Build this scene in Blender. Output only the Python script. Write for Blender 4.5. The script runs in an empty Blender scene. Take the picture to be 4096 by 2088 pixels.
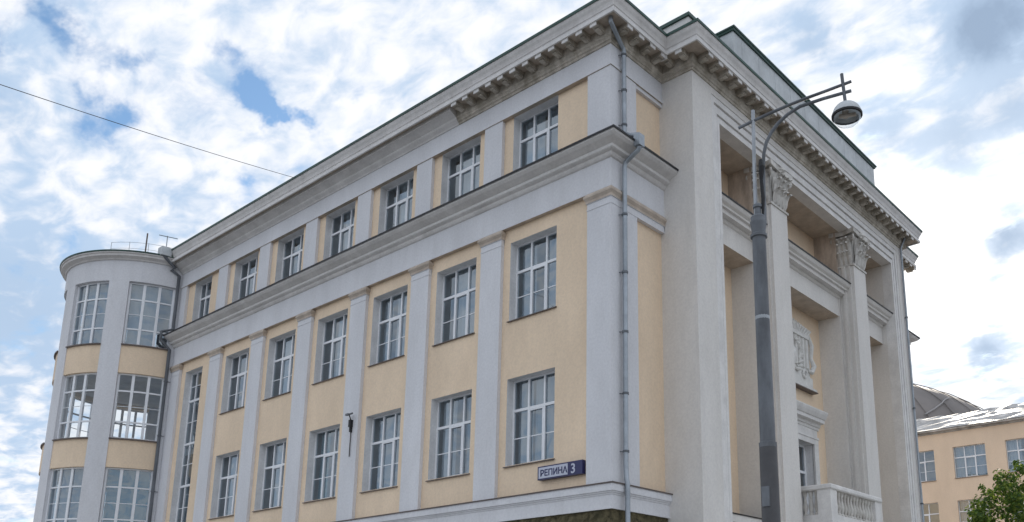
import bpy, bmesh, math, random
from mathutils import Vector, Matrix
random.seed(7)
R = math.radians
scene = bpy.context.scene
COL = scene.collection

# ------------------------------------------------------------------ camera
CAMPOS = Vector((13.89, -17.008, 1.60))
cam_d = bpy.data.cameras.new("camera")
cam = bpy.data.objects.new("camera", cam_d)
COL.objects.link(cam)
scene.camera = cam
yaw, pit, rol = R(39.328), R(13.1755), R(-0.1102)
Fv = Vector((-math.sin(yaw) * math.cos(pit), math.cos(yaw) * math.cos(pit), math.sin(pit)))
r0 = Vector((math.cos(yaw), math.sin(yaw), 0)); u0 = r0.cross(Fv)
Rv = r0 * math.cos(rol) + u0 * math.sin(rol)
Uv = u0 * math.cos(rol) - r0 * math.sin(rol)
m = Matrix(((Rv.x, Uv.x, -Fv.x, CAMPOS.x), (Rv.y, Uv.y, -Fv.y, CAMPOS.y), (Rv.z, Uv.z, -Fv.z, CAMPOS.z), (0, 0, 0, 1)))
cam.matrix_world = m
cam_d.sensor_width = 36; cam_d.sensor_fit = 'HORIZONTAL'
cam_d.lens = 36 * 3528.95 / 4096
cam_d.shift_x = (2048 - 2440.76) / 4096
cam_d.shift_y = (1737.84 - 1044) / 4096
cam_d.clip_start = 0.1; cam_d.clip_end = 3000

# ------------------------------------------------------------------ sun
SUN_AZ, SUN_EL = R(106.5), R(23.0)
sdir = Vector((math.cos(SUN_AZ) * math.cos(SUN_EL), math.sin(SUN_AZ) * math.cos(SUN_EL), math.sin(SUN_EL)))
sl = bpy.data.lights.new("sun", 'SUN'); sl.energy = 2.6; sl.angle = R(0.6); sl.color = (1.0, 0.9, 0.76)
so = bpy.data.objects.new("sun", sl); COL.objects.link(so)
so.rotation_euler = sdir.to_track_quat('Z', 'Y').to_euler()
so.location = (0, 0, 60)

# ------------------------------------------------------------------ world: blue sky + broken cloud deck
world = bpy.data.worlds.new("World"); scene.world = world
world.use_nodes = True
nt = world.node_tree; N = nt.nodes; Lk = nt.links
for n in list(N): N.remove(n)

def wn(t, **k):
    n = N.new(t)
    for a, b in k.items(): setattr(n, a, b)
    return n
def wset(sock, v):
    if isinstance(v, bpy.types.NodeSocket): Lk.new(v, sock)
    else: sock.default_value = v
def wmath(op, a, b=0.0, c=0.0, clamp=False):
    n = wn('ShaderNodeMath', operation=op, use_clamp=clamp)
    wset(n.inputs[0], a); wset(n.inputs[1], b)
    if len(n.inputs) > 2: wset(n.inputs[2], c)
    return n.outputs[0]
def wmix(f, a, b):
    n = wn('ShaderNodeMix', data_type='RGBA')
    wset(n.inputs['Factor'], f); wset(n.inputs[6], a); wset(n.inputs[7], b)
    return n.outputs[2]
def wramp(v, lo, hi):
    n = wn('ShaderNodeMapRange', interpolation_type='SMOOTHSTEP')
    wset(n.inputs[0], v); n.inputs[1].default_value = lo; n.inputs[2].default_value = hi
    return n.outputs[0]

tc = wn('ShaderNodeTexCoord')
nrm = wn('ShaderNodeVectorMath', operation='NORMALIZE'); Lk.new(tc.outputs['Generated'], nrm.inputs[0])
sep = wn('ShaderNodeSeparateXYZ'); Lk.new(nrm.outputs[0], sep.inputs[0])
zc = wmath('ADD', wmath('MAXIMUM', sep.outputs[2], 0.0), 0.16)
pl = wn('ShaderNodeCombineXYZ')
Lk.new(wmath('DIVIDE', sep.outputs[0], zc), pl.inputs[0]); Lk.new(wmath('DIVIDE', sep.outputs[1], zc), pl.inputs[1])

def wnoise(vec, scale, detail, rough, off=0.0, dist=0.0):
    mp = wn('ShaderNodeMapping'); Lk.new(vec, mp.inputs[0]); mp.inputs['Location'].default_value = (off, off * .7, off * .3)
    mp.inputs['Rotation'].default_value = (0, 0, R(25)); mp.inputs['Scale'].default_value = (1.0, 1.55, 1.0)
    n = wn('ShaderNodeTexNoise'); Lk.new(mp.outputs[0], n.inputs['Vector'])
    n.inputs['Scale'].default_value = scale; n.inputs['Detail'].default_value = detail
    n.inputs['Roughness'].default_value = rough; n.inputs['Distortion'].default_value = dist
    return n.outputs[0]
nA = wnoise(pl.outputs[0], 4.2, 9, .60, 1.7, .25)      # gaps between the clouds
nB = wnoise(pl.outputs[0], 11.5, 7, .53, 6.3, .35)       # shading of the cloud bellies
nC = wnoise(pl.outputs[0], 17.0, 6, .62, 3.1, .15)     # fine ragged edge

# direction warped by noise, for banks and gaps with ragged outlines
wv = wn('ShaderNodeTexNoise'); Lk.new(nrm.outputs[0], wv.inputs['Vector'])
wv.inputs['Scale'].default_value = 11; wv.inputs['Detail'].default_value = 5; wv.inputs['Roughness'].default_value = .62
wo = wn('ShaderNodeVectorMath', operation='MULTIPLY_ADD')
sb = wn('ShaderNodeVectorMath', operation='SUBTRACT'); Lk.new(wv.outputs['Color'], sb.inputs[0]); sb.inputs[1].default_value = (.5, .5, .5)
Lk.new(sb.outputs[0], wo.inputs[0]); wo.inputs[1].default_value = (.09, .09, .09); Lk.new(nrm.outputs[0], wo.inputs[2])
warped = wo.outputs[0]
def blob(d, rad, amp):
    q = Vector(d).normalized()
    n = wn('ShaderNodeVectorMath', operation='DISTANCE'); Lk.new(warped, n.inputs[0]); n.inputs[1].default_value = q
    f = wmath('DIVIDE', n.outputs['Value'], rad)
    g = wmath('EXPONENT', wmath('MULTIPLY', wmath('MULTIPLY', f, f), -1.0))
    return wmath('MULTIPLY', g, amp)
def addall(ls):
    s = ls[0]
    for q in ls[1:]: s = wmath('ADD', s, q)
    return s
GAPS = [((-.764, .38, .522), .020, 1.0), ((-.749, .413, .517), .013, .75), ((-.757, .392, .521), .009, .5),
        ((-.819, .212, .534), .018, .55), ((-.812, .236, .534), .018, .6), ((-.802, .262, .537), .017, .45), ((-.794, .281, .539), .013, .35),
        ((-.83, .249, .499), .016, .5), ((-.828, .274, .489), .013, .35), ((-.841, .26, .474), .018, .4),
        ((-.762, .335, .554), .018, .42), ((-.755, .35, .552), .012, .3), ((-.738, .386, .554), .017, .36), ((-.798, .381, .467), .012, .45),
        ((-.887, .281, .366), .022, .55), ((-.846, .188, .499), .018, .5), ((-.861, .199, .467), .03, .35), ((-.70, .46, .547), .013, .35)]
gap = addall([blob(*g) for g in GAPS])
BANKS = [((-.189, .796, .575), .036, .85), ((-.162, .805, .57), .036, .6), ((-.241, .837, .492), .040, .50), ((-.29, .807, .514), .026, .35),
         ((-.181, .843, .507), .032, .45), ((-.205, .893, .394), .030, .75), ((-.246, .922, .299), .020, .7), ((-.228, .905, .36), .013, .3), ((-.921, .248, .3), .085, .42),
         ((-.333, .734, .592), .026, .45), ((-.861, .199, .467), .035, .3)]
bank = addall([blob(*g) for g in BANKS])

dotn = wn('ShaderNodeVectorMath', operation='DOT_PRODUCT'); Lk.new(nrm.outputs[0], dotn.inputs[0]); dotn.inputs[1].default_value = sdir
ang = wmath('ARCCOSINE', wmath('MINIMUM', dotn.outputs['Value'], 0.99999))
def halo(w, a):
    f = wmath('DIVIDE', ang, R(w))
    return wmath('MULTIPLY', wmath('EXPONENT', wmath('MULTIPLY', wmath('MULTIPLY', f, f), -1.0)), a)

cover = wmath('SUBTRACT', wmath('ADD', nA, wmath('MULTIPLY', wmath('SUBTRACT', nC, .5), .16)), wmath('MULTIPLY', gap, .50))
dens = wramp(cover, .17, .44)
shade_in = wmath('ADD', wmath('ADD', nB, wmath('MULTIPLY', wmath('SUBTRACT', nC, .5), .14)), wmath('MULTIPLY', bank, .55))
shade_in = wmath('SUBTRACT', shade_in, halo(6, .15))
shade = wramp(shade_in, .36, .72)

sky = wn('ShaderNodeTexSky', sky_type='NISHITA')
sky.sun_disc = False; sky.sun_elevation = SUN_EL; sky.sun_rotation = R(90) - SUN_AZ
sky.altitude = 200; sky.air_density = 1.0; sky.dust_density = .6; sky.ozone_density = 2.2
sk = wn('ShaderNodeVectorMath', operation='SCALE'); Lk.new(sky.outputs[0], sk.inputs[0]); sk.inputs['Scale'].default_value = 1.0
skt = wn('ShaderNodeVectorMath', operation='MULTIPLY'); Lk.new(sk.outputs[0], skt.inputs[0]); skt.inputs[1].default_value = (1.25, 1.38, 1.38)
# everything below is in units of the sky texture; the Background strength brings it to the exposure
white = (7.35, 7.45, 7.75, 1); grey = (3.8, 4.9, 6.4, 1)
cl = wmix(shade, white, grey)
cl = wmix(wmath('MULTIPLY', wmath('POWER', wmath('MINIMUM', bank, 1.0), 1.6), .95), cl, (2.5, 3.3, 4.5, 1))
col = wmix(dens, skt.outputs[0], cl)
glow = wn('ShaderNodeVectorMath', operation='SCALE'); glow.inputs[0].default_value = (1.0, .90, .74)
Lk.new(wmath('MULTIPLY', wmath('ADD', halo(7, 3.6), halo(15, .8)), wmath('SUBTRACT', 1.0, wmath('MINIMUM', wmath('MULTIPLY', bank, 1.1), .92))), glow.inputs['Scale'])
tot = wn('ShaderNodeVectorMath', operation='ADD'); Lk.new(col, tot.inputs[0]); Lk.new(glow.outputs[0], tot.inputs[1])
bg = wn('ShaderNodeBackground'); bg.inputs['Strength'].default_value = 0.1
Lk.new(tot.outputs[0], bg.inputs[0])
out = wn('ShaderNodeOutputWorld'); Lk.new(bg.outputs[0], out.inputs[0])
world.cycles.sampling_method = 'MANUAL'; world.cycles.sample_map_resolution = 1024

scene.view_settings.view_transform = 'Standard'; scene.view_settings.look = 'None'
scene.view_settings.exposure = 0.46; scene.view_settings.gamma = 1.0
scene.view_settings.use_curve_mapping = False
scene.render.engine = 'CYCLES'
scene.cycles.max_bounces = 8; scene.cycles.transparent_max_bounces = 16
scene.cycles.caustics_reflective = False; scene.cycles.caustics_refractive = False

# ------------------------------------------------------------------ materials
def mat(name, base, rough=.85, var=.08, vscale=1.2, stain=0.0, staincol=(.2, .18, .15), bump=.15, bscale=60, metal=0.0, spec=.3, streak=1.0, fine=.05, stlo=.46, sthi=.72):
    mt = bpy.data.materials.new(name); mt.use_nodes = True
    t = mt.node_tree; b = t.nodes['Principled BSDF']
    b.inputs['Roughness'].default_value = rough; b.inputs['Metallic'].default_value = metal
    b.inputs['Specular IOR Level'].default_value = spec
    ge = t.nodes.new('ShaderNodeNewGeometry')
    def noise(sc, det, ro, zs=1.0):
        mp = t.nodes.new('ShaderNodeMapping'); mp.inputs['Scale'].default_value = (1, 1, zs)
        t.links.new(ge.outputs['Position'], mp.inputs[0])
        n = t.nodes.new('ShaderNodeTexNoise'); t.links.new(mp.outputs[0], n.inputs['Vector'])
        n.inputs['Scale'].default_value = sc; n.inputs['Detail'].default_value = det; n.inputs['Roughness'].default_value = ro
        return n.outputs[0]
    def mixc(f, a, bb, mode='MIX'):
        n = t.nodes.new('ShaderNodeMix'); n.data_type = 'RGBA'; n.blend_type = mode
        for s, v in ((n.inputs['Factor'], f), (n.inputs[6], a), (n.inputs[7], bb)):
            if isinstance(v, bpy.types.NodeSocket): t.links.new(v, s)
            else: s.default_value = v
        return n.outputs[2]
    def mr(v, lo, hi, a=0., b2=1.):
        n = t.nodes.new('ShaderNodeMapRange'); t.links.new(v, n.inputs[0])
        for i, x in ((1, lo), (2, hi), (3, a), (4, b2)): n.inputs[i].default_value = x
        return n.outputs[0]
    c = tuple(base) + (1,)
    dk = tuple(x * (1 - var * 2) for x in base) + (1,)
    lt = tuple(min(1, x * (1 + var)) for x in base) + (1,)
    o = mixc(mr(noise(vscale, 6, .6, streak), .3, .7), dk, lt)
    if fine: o = mixc(mr(noise(14, 4, .6), .35, .7), o, mixc(1.0, o, (1 - fine * 2, 1 - fine * 2, 1 - fine * 1.8, 1), 'MULTIPLY'))
    if stain:
        o = mixc(mr(noise(2.6, 8, .68, .35), stlo, sthi, 0, stain), o, tuple(staincol) + (1,))
    t.links.new(o, b.inputs['Base Color'])
    if bump:
        bp = t.nodes.new('ShaderNodeBump'); bp.inputs['Strength'].default_value = bump; bp.inputs['Distance'].default_value = .02
        t.links.new(noise(bscale, 3, .6), bp.inputs['Height']); t.links.new(bp.outputs[0], b.inputs['Normal'])
    return mt
M = {}
M['white'] = mat('white_plaster', (.76, .765, .79), var=.05, vscale=.7, streak=.3, stain=.12, staincol=(.38, .36, .34))
M['warmlit_white'] = mat('warmlit_white_plaster', (.78, .755, .72), var=.045, vscale=.8, streak=.25, stain=.13, staincol=(.42, .38, .32))  # the white paint again, with the portico's warmer light put into its colour
M['yellow'] = mat('yellow_plaster', (.90, .72, .53), var=.05, vscale=.6, streak=.5, stain=.22, staincol=(.68, .52, .37))
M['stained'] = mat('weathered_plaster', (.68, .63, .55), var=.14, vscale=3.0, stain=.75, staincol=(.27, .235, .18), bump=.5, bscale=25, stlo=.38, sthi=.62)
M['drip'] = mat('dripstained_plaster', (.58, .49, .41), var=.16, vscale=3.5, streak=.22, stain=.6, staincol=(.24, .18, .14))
M['carved'] = mat('carved_plaster', (.72, .70, .66), var=.10, vscale=4, stain=.7, staincol=(.25, .21, .17), bump=.5, bscale=18)
M['relief'] = mat('relief_plaster', (.80, .79, .76), var=.06, vscale=4, stain=.25, staincol=(.5, .47, .42), bump=.3, bscale=18)
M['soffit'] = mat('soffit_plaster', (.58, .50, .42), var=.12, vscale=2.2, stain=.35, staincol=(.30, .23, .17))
M['plaster_grey'] = mat('cornice_plaster', (.77, .75, .73), var=.07, vscale=1.2, stain=.22, staincol=(.30, .27, .23))
M['lip'] = mat('pale_trim_litfront', (.82, .805, .785), var=.06, vscale=2, stain=.1)
M['green'] = mat('green_roof_metal', (.028, .085, .068), rough=.5, var=.2, vscale=2, bump=.05, spec=.5)
M['flash'] = mat('dark_flashing', (.035, .035, .04), rough=.5, var=.2, vscale=2, bump=.05)
M['zinc'] = mat('zinc_sheet', (.60, .63, .645), rough=.55, var=.10, vscale=1.5, metal=.15, bump=.08, bscale=8, stain=.25, staincol=(.2, .24, .24))
M['pipe'] = mat('galvanised_pipe', (.38, .42, .46), rough=.42, var=.12, vscale=2, metal=.5, bump=.05)
M['pole'] = mat('grey_pole_paint', (.17, .185, .205), rough=.55, var=.22, vscale=3.5, streak=.3, stain=.45, staincol=(.08, .08, .085), bump=.1)
M['poledark'] = mat('dark_pole_paint', (.085, .085, .09), rough=.55, var=.12, vscale=2.5, bump=.1)
M['polelight'] = mat('pale_tube_paint', (.42, .45, .48), rough=.45, var=.1, vscale=3, metal=.2)
M['black'] = mat('black_metal', (.02, .02, .022), rough=.5, var=.1)
M['frame'] = mat('white_window_frame', (.86, .88, .91), rough=.4, var=.03, bump=0, fine=.02, spec=.5)
M['reveal'] = mat('reveal_plaster', (.88, .88, .88), var=.06, vscale=1.5, stain=.1)
M['sill'] = mat('brown_sill_metal', (.16, .13, .12), rough=.5, var=.15)
M['curtain'] = mat('curtain_cloth', (.62, .65, .67), rough=.95, var=.12, vscale=5, streak=.1, bump=0)
M['teal'] = mat('teal_blind_cloth', (.10, .26, .31), rough=.95, var=.12, vscale=4, streak=.15, bump=0)
M['blind'] = mat('grey_blind_cloth', (.40, .46, .51), rough=.9, var=.10, vscale=3, streak=.15, bump=0)
M['inside'] = mat('interior_plaster', (.62, .63, .64), var=.1, bump=0)
M['stone'] = mat('rough_stone_render', (.135, .115, .065), rough=.95, var=.35, vscale=7, stain=.6, staincol=(.05, .05, .03), bump=1.0, bscale=22)
M['asphalt'] = mat('asphalt', (.08, .08, .082), rough=.9, var=.2, vscale=1.5, bump=.4, bscale=90)
M['paving'] = mat('bounce_pavement_slabs', (.38, .37, .35), rough=.9, var=.12, vscale=1.2, bump=.3)  # paled to bounce more light onto the undersides
M['kerb'] = mat('granite_kerb', (.3, .3, .3), rough=.85, var=.12, vscale=3)
M['navy'] = mat('navy_enamel', (.014, .018, .10), rough=.35, var=.1, bump=0, spec=.5)
M['signwhite'] = mat('white_enamel', (.54, .57, .68), rough=.35, var=.05, bump=0, spec=.5)
M['red'] = mat('dark_red_sheet', (.06, .012, .014), rough=.5, var=.2)
M['sidewall'] = mat('peach_plaster', (.85, .67, .50), var=.05, vscale=.5, streak=.5, stain=.12, staincol=(.6, .44, .3))
M['sideroof'] = mat('wrinkled_tin_roof', (.52, .50, .475), rough=.5, spec=.25, var=.35, vscale=1.1, metal=0.2, bump=.6, bscale=2.2, stain=.3, staincol=(.2, .18, .16))
M['arena'] = mat('taupe_roof_cladding', (.24, .215, .20), rough=.7, var=.12, vscale=.08, bump=0, fine=.1)
M['arenarib'] = mat('pale_roof_rib', (.36, .34, .33), rough=.6, var=.05, bump=0)
M['bark'] = mat('bark', (.09, .07, .05), rough=.95, var=.3, vscale=6, bump=.8, bscale=20)

def glass(name, tint, refl=1.0):
    mt = bpy.data.materials.new(name); mt.use_nodes = True
    t = mt.node_tree
    for n in list(t.nodes): t.nodes.remove(n)
    o = t.nodes.new('ShaderNodeOutputMaterial'); mx = t.nodes.new('ShaderNodeMixShader')
    tr = t.nodes.new('ShaderNodeBsdfTransparent'); tr.inputs[0].default_value = tuple(tint) + (1,)
    gl = t.nodes.new('ShaderNodeBsdfGlossy'); gl.inputs['Roughness'].default_value = .02; gl.inputs[0].default_value = (.84, .93, 1, 1)
    lw = t.nodes.new('ShaderNodeLayerWeight'); lw.inputs[0].default_value = .5
    pw = t.nodes.new('ShaderNodeMath'); pw.operation = 'POWER'; t.links.new(lw.outputs['Facing'], pw.inputs[0]); pw.inputs[1].default_value = 4.0
    fr = t.nodes.new('ShaderNodeMath'); fr.operation = 'MULTIPLY_ADD'; t.links.new(pw.outputs[0], fr.inputs[0]); fr.inputs[1].default_value = .75; fr.inputs[2].default_value = .19 * refl
    ge = t.nodes.new('ShaderNodeNewGeometry')
    nz = t.nodes.new('ShaderNodeTexNoise'); nz.inputs['Scale'].default_value = .9; nz.inputs['Detail'].default_value = 1
    t.links.new(ge.outputs['Position'], nz.inputs['Vector'])
    bp = t.nodes.new('ShaderNodeBump'); bp.inputs['Strength'].default_value = .25; bp.inputs['Distance'].default_value = .06
    t.links.new(nz.outputs[0], bp.inputs['Height']); t.links.new(bp.outputs[0], gl.inputs['Normal'])
    t.links.new(fr.outputs[0], mx.inputs[0]); t.links.new(tr.outputs[0], mx.inputs[1]); t.links.new(gl.outputs[0], mx.inputs[2])
    t.links.new(mx.outputs[0], o.inputs[0])
    return mt
M['glass'] = glass('window_glass', (.66, .73, .78))
M['clear'] = glass('clear_window_glass', (.93, .95, .96), .3)

def leafmat():
    mt = bpy.data.materials.new('leaf'); mt.use_nodes = True
    t = mt.node_tree; b = t.nodes['Principled BSDF']; o = t.nodes['Material Output']
    b.inputs['Roughness'].default_value = .55
    oi = t.nodes.new('ShaderNodeNewGeometry')
    rp = t.nodes.new('ShaderNodeValToRGB'); t.links.new(oi.outputs['Random Per Island'], rp.inputs[0])
    e = rp.color_ramp.elements; e[0].color = (.04, .09, .018, 1); e[1].color = (.26, .32, .05, 1)
    e.new(.5).color = (.10, .18, .03, 1)
    t.links.new(rp.outputs[0], b.inputs['Base Color'])
    tl = t.nodes.new('ShaderNodeBsdfTranslucent'); t.links.new(rp.outputs[0], tl.inputs[0])
    mx = t.nodes.new('ShaderNodeMixShader'); mx.inputs[0].default_value = .45
    t.links.new(b.outputs[0], mx.inputs[1]); t.links.new(tl.outputs[0], mx.inputs[2]); t.links.new(mx.outputs[0], o.inputs[0])
    return mt
M['leaf'] = leafmat()

# ------------------------------------------------------------------ helpers
class MB:
    """collects shapes; build() links them as one mesh object"""
    def __init__(s): s.v = []; s.f = []; s.m = []; s.smooth = False
    def add(s, vs, fs, mi=0):
        o = len(s.v); s.v += [tuple(p) for p in vs]
        for f in fs: s.f.append(tuple(i + o for i in f)); s.m.append(mi)
        return s
    def quad(s, a, b, c, d, mi=0): return s.add([a, b, c, d], [(0, 1, 2, 3)], mi)
    def box(s, x0, x1, y0, y1, z0, z1, mi=0):
        v = [(x0, y0, z0), (x1, y0, z0), (x1, y1, z0), (x0, y1, z0), (x0, y0, z1), (x1, y0, z1), (x1, y1, z1), (x0, y1, z1)]
        return s.add(v, [(3, 2, 1, 0), (4, 5, 6, 7), (0, 1, 5, 4), (1, 2, 6, 5), (2, 3, 7, 6), (3, 0, 4, 7)], mi)
    def tube(s, pts, r, n=10, mi=0, caps=True):
        pts = [Vector(p) for p in pts]; rs = r if isinstance(r, (list, tuple)) else [r] * len(pts)
        rings = []; up = None
        for i, p in enumerate(pts):
            d = (pts[min(i + 1, len(pts) - 1)] - pts[max(i - 1, 0)]).normalized()
            if up is None: up = Vector((0, 0, 1)) if abs(d.z) < .9 else Vector((1, 0, 0))
            a = d.cross(up).normalized(); b = a.cross(d).normalized(); up = b
            rings.append([p + (a * math.cos(2 * math.pi * k / n) + b * math.sin(2 * math.pi * k / n)) * rs[i] for k in range(n)])
        vs = [q for rg in rings for q in rg]; fs = []
        for i in range(len(pts) - 1):
            for k in range(n):
                k2 = (k + 1) % n; fs.append((i * n + k, i * n + k2, (i + 1) * n + k2, (i + 1) * n + k))
        if caps: fs += [tuple(reversed(range(n))), tuple(range((len(pts) - 1) * n, len(pts) * n))]
        return s.add(vs, fs, mi)
    def lathe(s, prof, c=(0, 0, 0), n=16, mi=0):
        vs = []; fs = []
        for r_, z in prof:
            for k in range(n):
                a = 2 * math.pi * k / n; vs.append((c[0] + r_ * math.cos(a), c[1] + r_ * math.sin(a), c[2] + z))
        for i in range(len(prof) - 1):
            for k in range(n):
                k2 = (k + 1) % n; fs.append((i * n + k, i * n + k2, (i + 1) * n + k2, (i + 1) * n + k))
        return s.add(vs, fs, mi)
    def arc(s, cx, cy, ra, rb, a0, a1, z0, z1, n=6, mi=0):
        vs = []; fs = []
        for i in range(n + 1):
            a = R(a0 + (a1 - a0) * i / n); c_, s_ = math.cos(a), math.sin(a)
            vs += [(cx + ra * c_, cy + ra * s_, z0), (cx + rb * c_, cy + rb * s_, z0), (cx + rb * c_, cy + rb * s_, z1), (cx + ra * c_, cy + ra * s_, z1)]
        for i in range(n):
            o = i * 4; p = o + 4
            for k in range(4): fs.append((o + k, o + (k + 1) % 4, p + (k + 1) % 4, p + k))
        fs += [(0, 1, 2, 3), (n * 4 + 3, n * 4 + 2, n * 4 + 1, n * 4)]
        return s.add(vs, fs, mi)
    def sweep(s, path, prof, mi=None, closed=False):
        """profile of (outward offset, z) carried along a plan path, mitred; outward is to the right of travel"""
        n = len(path); P = [Vector((p[0], p[1])) for p in path]
        dirs = [(P[i + 1] - P[i]).normalized() for i in range(n - 1)]
        nr = [Vector((d.y, -d.x)) for d in dirs]
        mit = []
        for i in range(n):
            if i == 0: mit.append(nr[0])
            elif i == n - 1: mit.append(nr[-1])
            else:
                a, b = nr[i - 1], nr[i]; mit.append((a + b) / (1 + a.dot(b)))
        vs = []; k = len(prof)
        for i in range(n):
            for o, z in prof: q = P[i] + mit[i] * o; vs.append((q.x, q.y, z))
        fs = []
        for i in range(n - 1):
            for j in range(k - 1): fs.append((i * k + j, (i + 1) * k + j, (i + 1) * k + j + 1, i * k + j + 1))
        fs += [tuple(range(k)), tuple(reversed(range((n - 1) * k, n * k)))]
        o0 = len(s.v); s.v += vs
        for j, f in enumerate(fs):
            s.f.append(tuple(x + o0 for x in f))
            s.m.append((mi[j % (k - 1)] if mi and j < (n - 1) * (k - 1) else 0))
        return s
    def mesh(s, name, mats):
        me = bpy.data.meshes.new(name); me.from_pydata(s.v, [], s.f)
        mats = mats if isinstance(mats, (list, tuple)) else [mats]
        for q in mats: me.materials.append(M[q])
        me.polygons.foreach_set('material_index', s.m)
        bm = bmesh.new(); bm.from_mesh(me); bmesh.ops.recalc_face_normals(bm, faces=bm.faces); bm.to_mesh(me); bm.free()
        if s.smooth:
            me.polygons.foreach_set('use_smooth', [True] * len(me.polygons)); me.set_sharp_from_angle(angle=R(40))
        me.update(); return me
    def build(s, name, mats, parent=None, loc=None, label=None):
        o = bpy.data.objects.new(name, s.mesh(name, mats)); COL.objects.link(o)
        if parent: o.parent = parent
        if loc: o.location = loc
        if label: o['label'] = label
        return o
def empty(name, label, cat, loc=(0, 0, 0), group=None):
    o = bpy.data.objects.new(name, None); COL.objects.link(o); o.location = loc
    o['label'] = label; o['category'] = cat
    if group: o['group'] = group
    return o
def tag(o, label=None, cat=None, group=None, kind=None):
    for k, v in (('label', label), ('category', cat), ('group', group), ('kind', kind)):
        if v: o[k] = v
    return o
def copy_tree(o, parent, loc):
    c = o.copy(); COL.objects.link(c); c.parent = parent; c.location = loc
    for ch in o.children:
        d = ch.copy(); COL.objects.link(d); d.parent = c
    return c
def wall_panel(mb, us, vs, holes, fn, depth, mi=0, mr=1):
    """flat wall with openings; reveals run inward by depth"""
    U = sorted(set([us[0], us[1]] + [h[0] for h in holes] + [h[1] for h in holes]))
    V = sorted(set([vs[0], vs[1]] + [h[2] for h in holes] + [h[3] for h in holes]))
    U = [u for u in U if us[0] <= u <= us[1]]; V = [v for v in V if vs[0] <= v <= vs[1]]
    for i in range(len(U) - 1):
        for j in range(len(V) - 1):
            cu, cv = (U[i] + U[i + 1]) / 2, (V[j] + V[j + 1]) / 2
            if any(h[0] < cu < h[1] and h[2] < cv < h[3] for h in holes): continue
            mb.quad(fn(U[i], V[j], 0), fn(U[i + 1], V[j], 0), fn(U[i + 1], V[j + 1], 0), fn(U[i], V[j + 1], 0), mi)
    for a, b, c, d in holes:
        for (p, q) in (((a, c), (a, d)), ((a, d), (b, d)), ((b, d), (b, c)), ((b, c), (a, c))):
            mb.quad(fn(*p, 0), fn(*q, 0), fn(*q, depth), fn(*p, depth), mr)

# ------------------------------------------------------------------ the setting
gm = MB()
gm.quad((-600, -600, 0), (600, -600, 0), (600, 900, 0), (-600, 900, 0))
tag(gm.build('ground', 'asphalt'), kind='structure')
pv = MB(); pv.box(-45, 15.5, -20, 48, -.2, .12)  # unseen; made wide and pale to bounce light up under the cornices
tag(pv.build('bounce_pavement', 'paving'), kind='structure')
kb = MB(); kb.box(-45, 15.65, -20.16, -20.002, -.2, .15).box(15.502, 15.65, -20.002, 48, -.2, .15)
tag(kb.build('kerb', 'kerb'), kind='structure')

# ------------------------------------------------------------------ the main building
BLD = empty('institute_building', 'long four storey yellow and white classical building with portico and round glazed stair tower', 'building')
XE = -25.75                      # where the long front meets the tower
PY0, PY1, PX = 2.48, 18.75, 1.10 # portico
YF = 21.2                        # far corner of the end front
YW = .12                         # recess of the yellow wall behind the pilasters
BAY = 3.4
WL, WR = -4.0, -2.12             # first window
ZB, ZG, ZC = 5.5, 17.55, 13.73

def Lf(u, v, d): return (u, YW + d, v)
holes = []
for k in range(6):
    holes.append((WL - BAY * k, WR - BAY * k, 10.80, 13.28)); holes.append((WL - BAY * k, WR - BAY * k, 6.43, 9.0))
    holes.append((WL - BAY * k, WR - BAY * k, 15.16, 17.52))
TW = (-24.55, -23.02)            # the tall stair window
holes.append((TW[0], TW[1], 4.9, 13.28)); holes.append((TW[0], TW[1], 15.16, 17.52))
w = MB(); wall_panel(w, (XE - .4, -.3), (4.5, 17.7), holes, Lf, .34)
w.build('wall', ['yellow', 'reveal'], BLD)
# yellow strip on the end front beside the portico
MB().quad((-.12, .5, 4.5), (-.12, PY0, 4.5), (-.12, PY0, 17.42), (-.12, .5, 17.42)).build('wall', 'yellow', BLD)
MB().quad((-.12, PY1, 4.5), (-.12, YF - .5, 4.5), (-.12, YF - .5, 17.42), (-.12, PY1, 17.42)).build('wall', 'yellow', BLD)
MB().box(-.118, -.02, 1.17, PY0, 17.40, ZG - .002).box(-.118, -.02, PY1, YF - 1.17, 17.40, ZG - .002).build('panel_head', 'white', BLD)

# corner piers and pilasters
MB().box(-.86, 0, 0, 1.17, ZB - .3, 13.24).build('corner_pilaster', 'white', BLD)
MB().box(-.86, 0, 0, 1.17, 15.0, ZG).build('corner_pilaster', 'white', BLD)
MB().box(-.86, 0, YF - 1.17, YF, ZB - .3, 13.24).build('corner_pilaster', 'white', BLD)
MB().box(-.86, 0, YF - 1.17, YF, 15.0, ZG).build('corner_pilaster', 'white', BLD)
capprof = [(0, 13.24), (.012, 13.24), (.012, 13.27), (0, 13.275), (0, 13.44), (.03, 13.45), (.035, 13.52), (.07, 13.58), (.085, 13.60), (.085, 13.66), (.05, 13.70), (.04, ZC)]
def capital_simple(x0, x1, parent):
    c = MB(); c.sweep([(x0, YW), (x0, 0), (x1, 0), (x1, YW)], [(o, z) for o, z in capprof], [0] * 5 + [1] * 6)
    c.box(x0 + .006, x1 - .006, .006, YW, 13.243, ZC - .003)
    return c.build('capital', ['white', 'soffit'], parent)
pil0 = None
for k in range(7):
    x0 = -5.19 - BAY * k
    x1 = x0 + .905
    if k == 6: x0, x1 = XE + .02, -24.93
    p = MB().box(x0, x1, 0, YW + .03, ZB - .3, 13.24).build('pilaster', 'white', BLD)
    capital_simple(x0, x1, p)
    xa = x0 + (0 if k < 6 else 0); xb = x1 - (.10 if k < 6 else .2)
    MB().box(xa, xb, 0.0, YW + .03, 15.0, ZG).build('attic_pilaster', 'white', BLD)
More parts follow.
